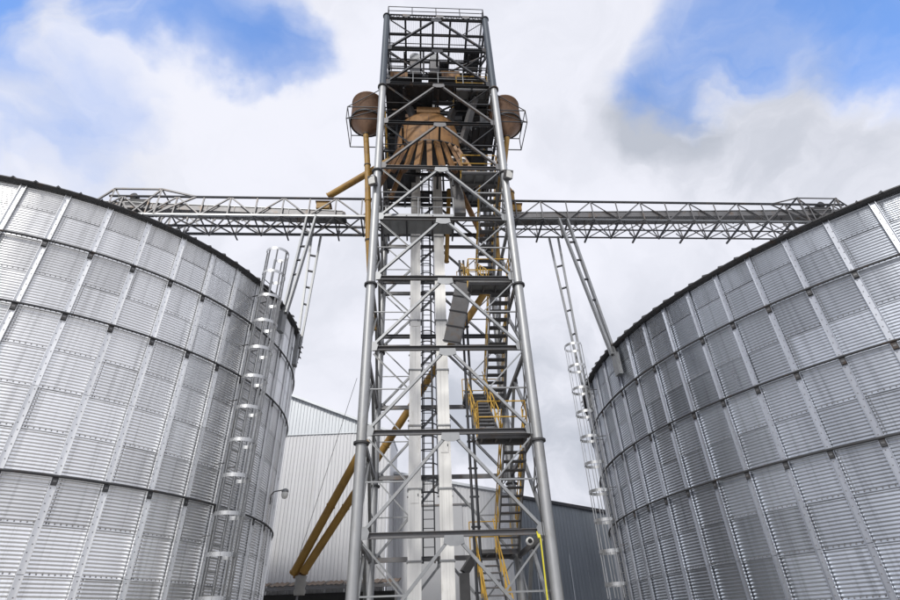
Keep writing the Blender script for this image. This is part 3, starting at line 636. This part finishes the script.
# ------------------------------------------------------------------ hanging brown tanks and their down pipes
def tank(px, py, label, side):
    v = 1.15; r = 0.74; p = pv(px, py, v-r*0.4); c = V(p.x, v, pv(px, py, v).z-0.15)
    t = thing('hopper_tank', label, 'tank', c-V(0,0,0.75), 'brown hopper tanks on the tower sides')
    b = MB(); b.lathe(c, [(0.10,-0.80),(r,0),(r,1.25),(r+0.02,1.26),(r+0.02,1.32),(r*0.5,1.55),(0,1.58)], 32); b.build('shell', 'rusty', t)
    b = MB(); b.lathe(c, [(r+0.005,-0.05),(r+0.04,-0.05),(r+0.04,0.05),(r+0.005,0.05)], 32, smooth=False); b.build('band', 'dark', t)
    x0, x1 = c.x-side*0.95, c.x+side*0.80     # x1 = outer side
    if True:
        b = MB(); z0_, z1_ = c.z-0.70, c.z+0.10
        for z in (z0_, z1_):
            b.bar((x0,v-0.80,z), (x1,v-0.80,z), 0.035, 0.035); b.bar((x0,v+0.80,z), (x1,v+0.80,z), 0.035, 0.035); b.bar((x1,v-0.818,z), (x1,v+0.818,z), 0.035, 0.035)
        for vv in (v-0.80, v+0.80): b.bar((x1,vv,z0_), (x1,vv,z1_), 0.035, 0.035)
        b.bar((x1,v-0.8,z0_), (x0,v-0.8,z1_), 0.03, 0.03); b.bar((x1,v-0.8,z1_), (x0,v-0.8,z1_+1.6), 0.03, 0.03)
        b.build('support_frame', 'steel3', t)
    return c
cl_ = tank(366, 121, 'brown conical-bottomed tank hung on the left side of the tower top', -1)
cr_ = tank(507, 124, 'brown conical-bottomed tank hung on the right side of the tower top', 1)

def pipe(name, label, pts, r, cat='pipe', m='yellow', flanges=True, group='ochre grain spouts'):
    pts = [Vector(p) for p in pts]; base = pts[-1]
    t = thing(name, label, cat, base, group)
    for a_, c_ in zip(pts[:-1], pts[1:]):
        b = MB(); b.tube(a_, c_, r, 16); b.build('tube', m, t)
        if flanges:
            L = (c_-a_).length; d = (c_-a_).normalized(); k = max(1, round(L/2.6))
            for i in range(k+1):
                p = a_.lerp(c_, min(0.995, max(0.005, i/k))); b = MB(); b.tube(p-d*0.02, p+d*0.02, r+0.025, 16); b.build('coupling', m if i else 'dark', t)
    return t
pipe('down_spout', 'ochre down spout dropping from the left brown tank behind the leg', [cl_+V(0,0,-0.78), pv(367.5,165,1.35), pv(368.5,240,1.75), pv(373,330,2.6)], 0.125)
pipe('down_spout', 'ochre down spout dropping from the right brown tank', [cr_+V(0,0,-0.78), pv(504,165,1.4), pv(506,190,1.9)], 0.125)
pipe('feed_spout', 'ochre spout slanting from the tower down to the left conveyor bridge', [pv(392,159,1.5), pv(328,196.5,2.45)], 0.15)
pipe('feed_spout', 'short ochre elbow spout feeding the right conveyor bridge', [pv(497,176,2.2), pv(511,193,2.35), pv(512,203,2.45)], 0.14)
pipe('discharge_spout', 'long ochre pipe slanting through the tower, lower of the pair at left', [pv(491,283,4.6), pv(303,573,8.2)], 0.16)
pipe('discharge_spout', 'shorter ochre pipe slanting from the left leg, upper of the pair', [pv(367,440,6.0), pv(293.5,574,8.4)], 0.165)
pipe('inner_spout', 'brown spout slanting right from the distributor toward the stairs', [pv(460,190,2.9), pv(482,236,3.4)], 0.13, m='brown')
pipe('inner_spout', 'ochre spout bending down beside the right rear leg', [pv(500,180,3.4), pv(496,232,4.4), pv(498,262,4.7)], 0.13)
pipe('inner_spout', 'brown spout slanting left below the distributor chutes', [pv(404,165,1.7), pv(391,197,1.7)], 0.11, m='brown')
pipe('inner_spout', 'ochre riser beside the right edge of the right white casing', [pv(449,190,4.1), pv(446.5,262,4.2)], 0.10, m='yellow')
t = thing('loading_sock', 'grey fabric loading sock under the ends of the slanting pipes', 'sock', pv(301,590,8.3))
p = pv(301,578,8.3); b = MB(); b.lathe(p, [(0.05,0.12),(0.24,0.05),(0.20,-0.1),(0.24,-0.22),(0.19,-0.35),(0.24,-0.48),(0.20,-0.6)], 16); b.build('sleeve', 'concrete', t)
p2 = pv(294,574,8.4); b = MB(); b.bar(p+V(-0.02,0,0.12), p2+V(0,0,-0.05), 0.10, 0.22); b.bar(p+V(0.05,0,0.1), pv(303,572,8.2), 0.12, 0.2); b.build('junction_box', 'brown', t)
b = MB(); b.tube(pv(357,378,6.6), p2+V(0,0,0.15), 0.012, 6); tag(b.build('guy_wire', 'wire'), 'thin guy wire holding up the ends of the slanting pipes', 'wire')
bpy.data.objects['guy_wire'].matrix_world = TM

# ------------------------------------------------------------------ conveyor bridges
def bridge(side, label, u_in, u_out, u_drive, v0, v1):
    """box truss carrying a trough conveyor and a walkway from the tower to a silo top"""
    zb = EYE+18.75*S; zt = zb+1.02
    t = thing('conveyor_bridge', label, 'conveyor bridge', (u_in, (v0+v1)/2, zb), 'conveyor bridges from tower to silos')
    n = round(abs(u_out-u_in)/1.13); us = [u_in+(u_out-u_in)*i/n for i in range(n+1)]
    rise0 = u_drive[0]; rise1 = u_drive[1]
    def ztop(u):   # the raised frame over the drive
        k = (u-u_in)/(u_out-u_in); return zt
    for v in (v0, v1):
        b = MB(); b.tube((u_in,v,zt), (u_out-0.55*side,v,zt), 0.055, 8); b.build('top_chord', 'steel3', t)
        b = MB(); b.angle((u_in,v,zb), (u_out,v,zb), 0.09); b.build('bottom_chord', 'steel' if v == v0 else 'steel3', t)
        for i, u in enumerate(us[:-1]):
            b = MB(); b.angle((u,v,zb), (u,v,zt), 0.055); b.build('post', 'steel2', t)
            a_, c_ = (zb, zt) if i % 2 else (zt, zb)
            b = MB(); b.angle((u,v,a_), (us[i+1],v,c_), 0.055); b.build('diagonal', 'steel2', t)
    vm = (v0+v1)/2
    b = MB(); b.angle((u_in,vm+0.05,zb-0.03), (u_out,vm+0.05,zb-0.03), 0.08); b.build('middle_chord', 'steel3', t)
    for i, u in enumerate(us):
        b = MB(); b.angle((u,v0,zb-0.04), (u,v1+(0.35 if i % 2 == 0 else 0.05),zb-0.04), 0.07); b.build('cross_member', 'steel3', t)
        if i < n:
            b = MB(); b.angle((u,v0,zb-0.05), (us[i+1],v1,zb-0.05), 0.05); b.build('plan_brace', 'steel2', t)
            b = MB(); b.angle((u,v1,zb-0.06), (us[i+1],v0,zb-0.06), 0.05); b.build('plan_brace', 'steel2', t)
        if i % 2 == 0 and i < n:
            b = MB(); b.angle((u,v1,zb-0.02), (u,v1+0.36,zb+0.55), 0.05); b.build('outrigger', 'steel3', t)
    # walkway on the far half
    k = n*2; pl = abs(u_out-u_in)/k-0.02; q = MB(); wv0, wv1 = vm+0.10, v1-0.05
    for j in range(9): q.box((0,wv0+(wv1-wv0)*j/8-0.006,0), (pl,wv0+(wv1-wv0)*j/8+0.006,0.03))
    for j in range(7): q.box((pl*j/6-0.006,wv0,0.002), (pl*j/6+0.006,wv1,0.028))
    gm = q.mesh('walkway_panel', 'steel', V(0,(v0+v1)/2,zb))
    for i in range(k):
        ua = min(u_in+(u_out-u_in)*i/k, u_in+(u_out-u_in)*(i+1)/k)
        link('walkway_panel', gm, t, (ua+0.01-u_in, 0, zb+0.03-zb))
    # trough with lid, rising gently towards the silo
    c0 = pv(342,214,v0).x if side < 0 else u_in+0.2; c1 = u_drive[1]-side*0.2
    vt = (v0+0.06+vm-0.02)/2; wt = vm-0.08-v0; pa, pb = V(c0,vt,zb+0.20), V(c1,vt,zb+0.62)
    b = MB(); b.bar(pa, pb, wt, 0.27); tr = b.build('trough', 'steel2', t)
    b = MB(); b.bar(pa+V(0,0,0.155), pb+V(0,0,0.155), wt+0.06, 0.03); b.build('lid', 'steel', tr)
    b = MB(); b.tube(pa+V(0,-wt/2+0.001,0), pa+V(0,wt/2-0.001,0), 0.145, 14); b.build('tail_end', 'steel3', tr)
    k = 9
    for i in range(1, k):
        p = pa.lerp(pb, i/k); b = MB(); b.bar(p-V(0.02,0,0), p+V(0.02,0,0), wt+0.04, 0.32); b.build('joint_flange', 'steel2', tr)
        if i < k-1: b = MB(); b.box((p.x+0.3,vt-0.03,zb-0.02), (p.x+0.36,vt+0.03,p.z-0.14)); b.build('trough_foot', 'steel2', tr)
    # raised drive frame over the silo
    ra, rb = u_drive; z2 = zt+0.42; m1 = ra+(rb-ra)*0.36; m2 = ra+(rb-ra)*0.82
    for v in (v0-0.01, v1+0.01):
        for a_, c_ in (((ra,zt),(m1,z2)), ((m1,z2),(m2,z2)), ((m2,z2),(rb,zb+0.5)), ((m1,z2),(m1,zb)), ((m2,z2),(m2,zb)), ((m1,z2),((m1+m2)/2,zb)), ((m2,z2),((m1+m2)/2,zb)), ((rb,zb+0.5),(m2,zb)), ((ra,zt),(m1,zb))):
            b = MB(); b.angle((a_[0],v,a_[1]), (c_[0],v,c_[1]), 0.07); b.build('drive_frame', 'steel2', t)
    for u, z in ((m1,z2),(m2,z2),(rb,zb+0.5)):
        b = MB(); b.angle((u,v0,z), (u,v1,z), 0.06); b.build('drive_frame', 'steel3', t)
    um = (m1+m2)/2
    b = MB(); b.box((um-0.7,v0+0.05,zb+0.57), (um+0.5,v1-0.4,zb+0.92)); b.tube((um+0.2*side,v0+0.1,zt+0.12), (um+0.2*side,v0+0.6,zt+0.12), 0.17, 14); b.build('drive_head', 'dark', t)
    b = MB(); b.box((um-0.35,v0+0.1,zb-0.55), (um+0.35,v1-0.1,zb+0.09)); b.build('discharge_box', 'dark', t)
    return zb, zt
c_loc = TI @ LS[1]; c_rl = TI @ RS[1]
bv0, bv1 = c_loc.y-0.62, c_loc.y+0.62
zb, zt = bridge(-1, 'left conveyor bridge, an open steel truss running to the left silo top', 0.3, c_loc.x-1.1, (pv(197,196,bv0).x, c_loc.x-1.2), bv0, bv1)
bridge(1, 'right conveyor bridge, an open steel truss running to the right silo top', W-0.3, c_rl.x+1.3, (pv(768,200,bv0).x, c_rl.x+1.3), bv0, bv1)
p = pv(324,204,bv0+0.3)
t = thing('inlet_hopper', 'small ochre inlet hopper on the left conveyor under its slanting spout', 'hopper', (p.x,bv0+0.35,zb+0.57), 'ochre conveyor inlets')
b = MB(); b.box((p.x-0.28,bv0+0.1,zb+0.57), (p.x+0.28,bv0+0.55,zb+0.92)); b.build('box', 'yellow', t)
b = MB(); b.box((p.x-0.33,bv0+0.06,zb+0.92), (p.x+0.33,bv0+0.59,zb+0.96)); b.build('rim', 'rusty', t)
p = pv(514,205,bv0+0.3)
t = thing('inlet_hopper', 'small ochre inlet hopper on the right conveyor beside the tower leg', 'hopper', (p.x,bv0+0.35,zb+0.57), 'ochre conveyor inlets')
b = MB(); b.box((p.x-0.28,bv0+0.1,zb+0.57), (p.x+0.28,bv0+0.55,zb+0.92)); b.build('box', 'yellow', t)
b = MB(); b.box((p.x-0.33,bv0+0.06,zb+0.92), (p.x+0.33,bv0+0.59,zb+0.96)); b.build('rim', 'rusty', t)

# slanting laced legs that carry the bridges from the silo eaves
def support(label, silo_, ang, top, plate_z):
    t0, C, Rr, H, ez = silo_; a = R(ang); rd = V(math.cos(a), math.sin(a), 0); tx = V(-math.sin(a), math.cos(a), 0)
    foot = C+rd*(Rr+0.22)+V(0,0,plate_z); top = TM @ Vector(top)
    t = thing('support_leg', label, 'support', foot-V(0,0,0.3), 'slanting bridge supports', frame='world')
    d = (top-foot).normalized(); sd = d.cross(tx).normalized()
    knee = foot+V(0,0,0.55)
    q = MB(); vs = []
    for rr in (Rr+0.085, Rr+0.24):
        c = C+rd*rr
        for x, z in ((-0.14,-0.50),(0.14,-0.50),(0.14,0.30),(-0.14,0.30)): vs.append(c+tx*x+V(0,0,plate_z+z))
    q.add(vs, [(3,2,1,0),(4,5,6,7),(0,1,5,4),(1,2,6,5),(2,3,7,6),(3,0,4,7)]); q.build('wall_bracket', 'steel', t)
    for s_ in (-1, 1):
        q = MB(); q.chan(knee+sd*0.06*s_-V(0,0,0.3), top+sd*0.20*s_, 0.08, 0.15, tx); q.build('chord', 'steel', t)
    L = (top-knee).length
    for k in range(2, 6):
        p = knee.lerp(top, k/6.4); w = 0.06+0.14*k/6.4
        q = MB(); q.bar(p-sd*(w-0.03), p+sd*(w-0.03)+d*0.05, 0.05, 0.09, tx); q.build('batten', 'steel3', t)
pT = pv(312,214.5,bv0); uL = pT.x
support('slanting leg under the left bridge bracketed to the silo nearer the caged ladder', LS, -6.9, (uL,bv0,zb-0.05), EYE+S*11.75)
support('slanting leg under the left bridge bracketed at the far edge of the silo', LS, 7.6, (uL,bv1,zb-0.05), EYE+S*11.35)
uR = pv(562,214.5,bv0).x
support('long slanting leg under the right bridge bracketed to the silo wall', RS, -167.8, (uR,bv0,zb-0.05), EYE+S*9.45)
support('steep leg under the right bridge coming down behind the ladder cage', RS, 176.0, (uR-0.15,bv1,zb-0.05), EYE+S*9.6)

# ------------------------------------------------------------------ lamps, strap and small things on the tower
def flood(label, px, py, v, du):
    p = pv(px, py, v); t = thing('floodlight', label, 'floodlight', p, 'floodlights on the tower legs')
    b = MB(); b.bar(p+V(0,0,0.12), p+V(du*0.05,-0.26,-0.05), 0.30, 0.34, (0,0,1)); b.build('housing', 'steel2', t)
    b = MB(); b.bar(p+V(du*0.05,-0.265,-0.055), p+V(du*0.055,-0.28,-0.062), 0.25, 0.28, (0,0,1)); b.build('lens', 'glass', t)
    b = MB(); b.bar(p+V(0,0,0.12), p+V(-du*0.1,0.22,0.16), 0.05, 0.05); b.build('bracket', 'dark', t)
flood('grey floodlight on the left front leg above the bridge', 373.5, 184, -0.2, -1)
flood('grey floodlight on the right front leg above the bridge', 507, 178, -0.15, 1)
p = pv(530, 541, 0.35); t = thing('bulkhead_lamp', 'round white lamp under the lowest beam beside the right leg', 'lamp', p)
b = MB(); b.tube(p+V(0,0.1,0), p, 0.10, 16); b.build('body', 'casing', t)
b = MB(); b.tube(p+V(0,-0.002,0), p+V(0,-0.03,0), 0.06, 14); b.build('lens', 'dark', t)
b = MB(); b.bar(p+V(0,0.05,0.1), p+V(0.35,0.05,0.32), 0.04, 0.04); b.build('arm', 'steel2', t)
a_ = pv(540.5, 538, -0.14); c_ = pv(548, 604, -0.16)
t = thing('lifting_strap', 'bright yellow webbing strap hanging from the lowest right beam', 'strap', c_)
b = MB(); b.bar(a_, c_+(c_-a_)*0.3, 0.038, 0.012, (0,-1,0)); b.build('webbing', 'strap', t)
b = MB(); b.bar(a_+V(-0.03,0.0,0.0), a_+V(-0.02,0.16,0.18), 0.08, 0.03); b.build('loop', 'strap', t)
t = thing('power_cable', 'thin black power cable strapped down the right front leg', 'cable', (W-0.02,-0.19,0))
b = MB(); rg2 = random.Random(5); pts = [V(W-0.20+rg2.uniform(-0.012,0.012), -0.06+rg2.uniform(-0.01,0.01), 0.2+k*0.9) for k in range(30)]; b.path(pts, 0.016, 6); b.build('cable', 'cable', t)
# dark spout boot low behind the stairs
t = thing('feed_boot', 'dark sloping feed boot at the foot of the stairs behind the right casing', 'chute', (pv(464,600,3.2).x,3.2,0))
b = MB(); b.bar(pv(476,554,3.3), pv(464,573,3.2), 0.26, 0.24); b.build('chute', 'dark', t)
pp = pv(464,573,3.2); b = MB(); b.box((pp.x-0.15,2.98,0.05), (pp.x+0.15,3.3,pp.z-0.02)); b.build('bin', 'dark', t)

# gooseneck lamp on the left silo
t0, C, Rr, H, ez = LS; a = R(6.5); rd = V(math.cos(a), math.sin(a), 0); zL = EYE+S*4.6
base = C+rd*(Rr+0.05)+V(0,0,zL)
t = thing('wall_lamp', 'small gooseneck lamp sticking out from the left silo', 'lamp', base, frame='world')
ox = V(1,0,0)
b = MB(); b.path([base, base+V(0.0,-0.02,0.28), base+V(0.10,-0.04,0.38), base+V(0.42,-0.06,0.42)], 0.02, 8); b.build('arm', 'steel2', t)
e = base+V(0.46,-0.06,0.40); b = MB(); b.lathe(e, [(0.03,0.06),(0.10,0.02),(0.115,-0.05),(0.10,-0.06)], 16); b.build('cap', 'steel', t)
b = MB(); b.lathe(e, [(0.10,-0.06),(0.11,-0.15),(0.075,-0.24),(0,-0.27)], 16); b.build('globe', 'glass', t)

# ------------------------------------------------------------------ buildings behind
def clad_sheet(x0, x1, y, z0, zt0, zt1, pitch=0.216, dep=0.035):
    """one ribbed sheet between x0 and x1, top sloping from zt0 to zt1"""
    b = MB(); pts = []; x = x0
    while x < x1-1e-6:
        for fx, dy in ((0,0),(0.62,0),(0.70,-dep),(0.92,-dep)):
            if x+fx*pitch < x1: pts.append((x+fx*pitch, dy))
        x += pitch
    pts.append((x1, 0)); vs = []
    for px_, dy in pts: vs.append((px_, y+dy, z0))
    for px_, dy in pts: vs.append((px_, y+dy, zt0+(zt1-zt0)*(px_-x0)/(x1-x0)))
    n = len(pts); b.add(vs, [(i, i+1, i+1+n, i+n) for i in range(n-1)]); return b
def clad_wall(parent, x0, x1, y, z0, top, m, w=1.08, name='cladding_sheet'):
    x = x0; k = 0
    while x < x1-0.01:
        xe = min(x1, x+w); clad_sheet(x, xe-0.004, y+(0.012 if k % 2 else 0), z0, top(x), top(xe)).build(name, m, parent); x = xe; k += 1
YA = 40*S
pA0, pA1 = wY(285, 394, YA), wY(358, 421, YA); slope = (pA1.z-pA0.z)/(pA1.x-pA0.x)
xL, xR = pA0.x-7.0, wY(389, 440, YA).x
roofA = lambda x: pA0.z+slope*(x-pA0.x)
zband = wY(325, 434, YA).z
zc = wY(330, 584, YA-1.2).z
A = thing('warehouse', 'tall white ribbed-metal warehouse with sloping roof behind the left side of the tower', 'building', (xR, YA, 0), frame='world')
clad_wall(A, xL, xR, YA, 0.0, lambda x: min(zband, roofA(x)), 'clad')
clad_wall(A, xL, xR, YA+0.10, zband+0.02, lambda x: max(zband+0.03, roofA(x)), 'cladtop', name='gable_sheet')
b = MB(); b.bar((xL,YA-0.06,roofA(xL)+0.05), (xR+0.2,YA-0.06,roofA(xR+0.2)+0.05), 0.24, 0.14); b.build('roof_trim', 'cladtop', A)
b = MB(); vs = [(xL,YA+0.06,roofA(xL)+0.02),(xR+0.15,YA+0.06,roofA(xR+0.15)+0.02),(xR+0.15,YA+4,roofA(xR+0.15)+0.02),(xL,YA+4,roofA(xL)+0.02)]
b.add(vs+[(x,y,z+0.06) for x,y,z in vs], [(0,1,2,3),(7,6,5,4),(0,4,5,1),(1,5,6,2),(2,6,7,3),(3,7,4,0)]); b.build('roof', 'cladtop', A)
b = MB(); b.box((xR+0.02,YA+0.12,0), (xR+0.10,YA+4,roofA(xR)-0.03)); b.build('side_wall', 'clad', A)
b = MB(); b.bar((xL,YA-0.05,zband), (xR,YA-0.05,zband), 0.05, 0.06); b.build('flashing', 'cladtop', A)
# canopy with a ribbed edge; a black panel paints the shaded bay below
x = xL+1; k = 0; xcE = wY(399,584,YA-1.2).x
while x < xcE:
    xe = min(xcE, x+1.0); b = MB(); n = 7
    vs = []
    for i in range(n+1):
        xx = x+(xe-x)*i/n; dz = 0.05*(i % 2)
        vs += [(xx,YA-1.3,zc+dz-0.05),(xx,YA-0.05,zc+0.22+dz)]
    b.add(vs, [(2*i,2*i+2,2*i+3,2*i+1) for i in range(n)]); o2 = [(vx,vy,vz-0.012) for vx,vy,vz in vs]
    b.add(o2, [(2*i,2*i+1,2*i+3,2*i+2) for i in range(n)]); b.build('canopy_sheet', 'rusted', A); x = xe
b = MB(); b.bar((xL+1,YA-1.25,zc-0.16), (xcE,YA-1.25,zc-0.16), 0.06, 0.16); b.build('canopy_beam', 'steel2', A)
b = MB(); b.box((xL+1,YA-0.14,0.1), (xcE-0.3,YA-0.06,zc-0.35)); b.build('loading_opening_shade', 'cable', A)  # solid black box standing for the shade inside the opening
for kx in range(5):
    xx = xcE-0.15-kx*2.6
    if xx > xL+1: b = MB(); b.bar((xx,YA-1.22,0), (xx,YA-1.22,zc-0.24), 0.12, 0.12); b.build('canopy_post', 'steel2', A)
# lower white annexe
YB = 43*S
q0, q1 = wY(424, 479, YB), wY(500, 492, YB); sB = (q1.z-q0.z)/(q1.x-q0.x); roofB = lambda x: q0.z+sB*(x-q0.x)
xB0, xB1 = xR+0.12, wY(508, 500, YB).x
Bn = thing('annexe_building', 'lower white ribbed-metal annexe with a grey door behind the white casings', 'building', (xB0, YB, 0), frame='world')
clad_wall(Bn, xB0, xB1, YB, 0.0, roofB, 'clad')
b = MB(); b.bar((xB0,YB-0.06,roofB(xB0)+0.05), (xB1,YB-0.06,roofB(xB1)+0.05), 0.2, 0.16); b.build('roof_trim', 'cladtop', Bn)
b = MB(); b.add([(xB0,YB+0.05,roofB(xB0)),(xB1,YB+0.05,roofB(xB1)),(xB1,YB+20,roofB(xB1)),(xB0,YB+20,roofB(xB0))], [(0,1,2,3)]); b.build('roof', 'cladtop', Bn)
d0, d1 = wY(421, 507, YB), wY(462, 507, YB)
b = MB(); b.box((d0.x,YB-0.09,0.05), (d1.x,YB-0.045,d0.z)); dr = b.build('sliding_door', 'doorm', Bn)
b = MB(); b.box((d0.x-0.6,YB-0.14,d0.z), (d1.x+0.6,YB-0.05,d0.z+0.1)); b.build('door_track', 'steel2', dr)
for k in (1,):
    xx = d0.x+(d1.x-d0.x)*k/2; b = MB(); b.box((xx-0.02,YB-0.105,0.05), (xx+0.02,YB-0.091,d0.z-0.02)); b.build('door_seam', 'steel2', dr)
# slate-blue store to the right
YC = 46*S
q0, q1 = wY(548, 503, YC), wY(600, 512, YC); sC = (q1.z-q0.z)/(q1.x-q0.x); roofC = lambda x: q0.z+sC*(x-q0.x)
xC0, xC1 = wY(498, 500, YC).x, wY(690, 520, YC).x
Cn = thing('slate_store', 'dark slate-grey ribbed-metal shed between the tower and the right silo', 'building', (xC0, YC, 0), frame='world')
clad_wall(Cn, xC0, xC1, YC, 0.0, roofC, 'cladblue')
b = MB(); b.bar((xC0,YC-0.06,roofC(xC0)+0.06), (xC1,YC-0.06,roofC(xC1)+0.06), 0.22, 0.2); b.build('roof_trim', 'steel3', Cn)
b = MB(); b.add([(xC0,YC+0.05,roofC(xC0)),(xC1,YC+0.05,roofC(xC1)),(xC1,YC+20,roofC(xC1)),(xC0,YC+20,roofC(xC0))], [(0,1,2,3)]); b.build('roof', 'cladblue', Cn)
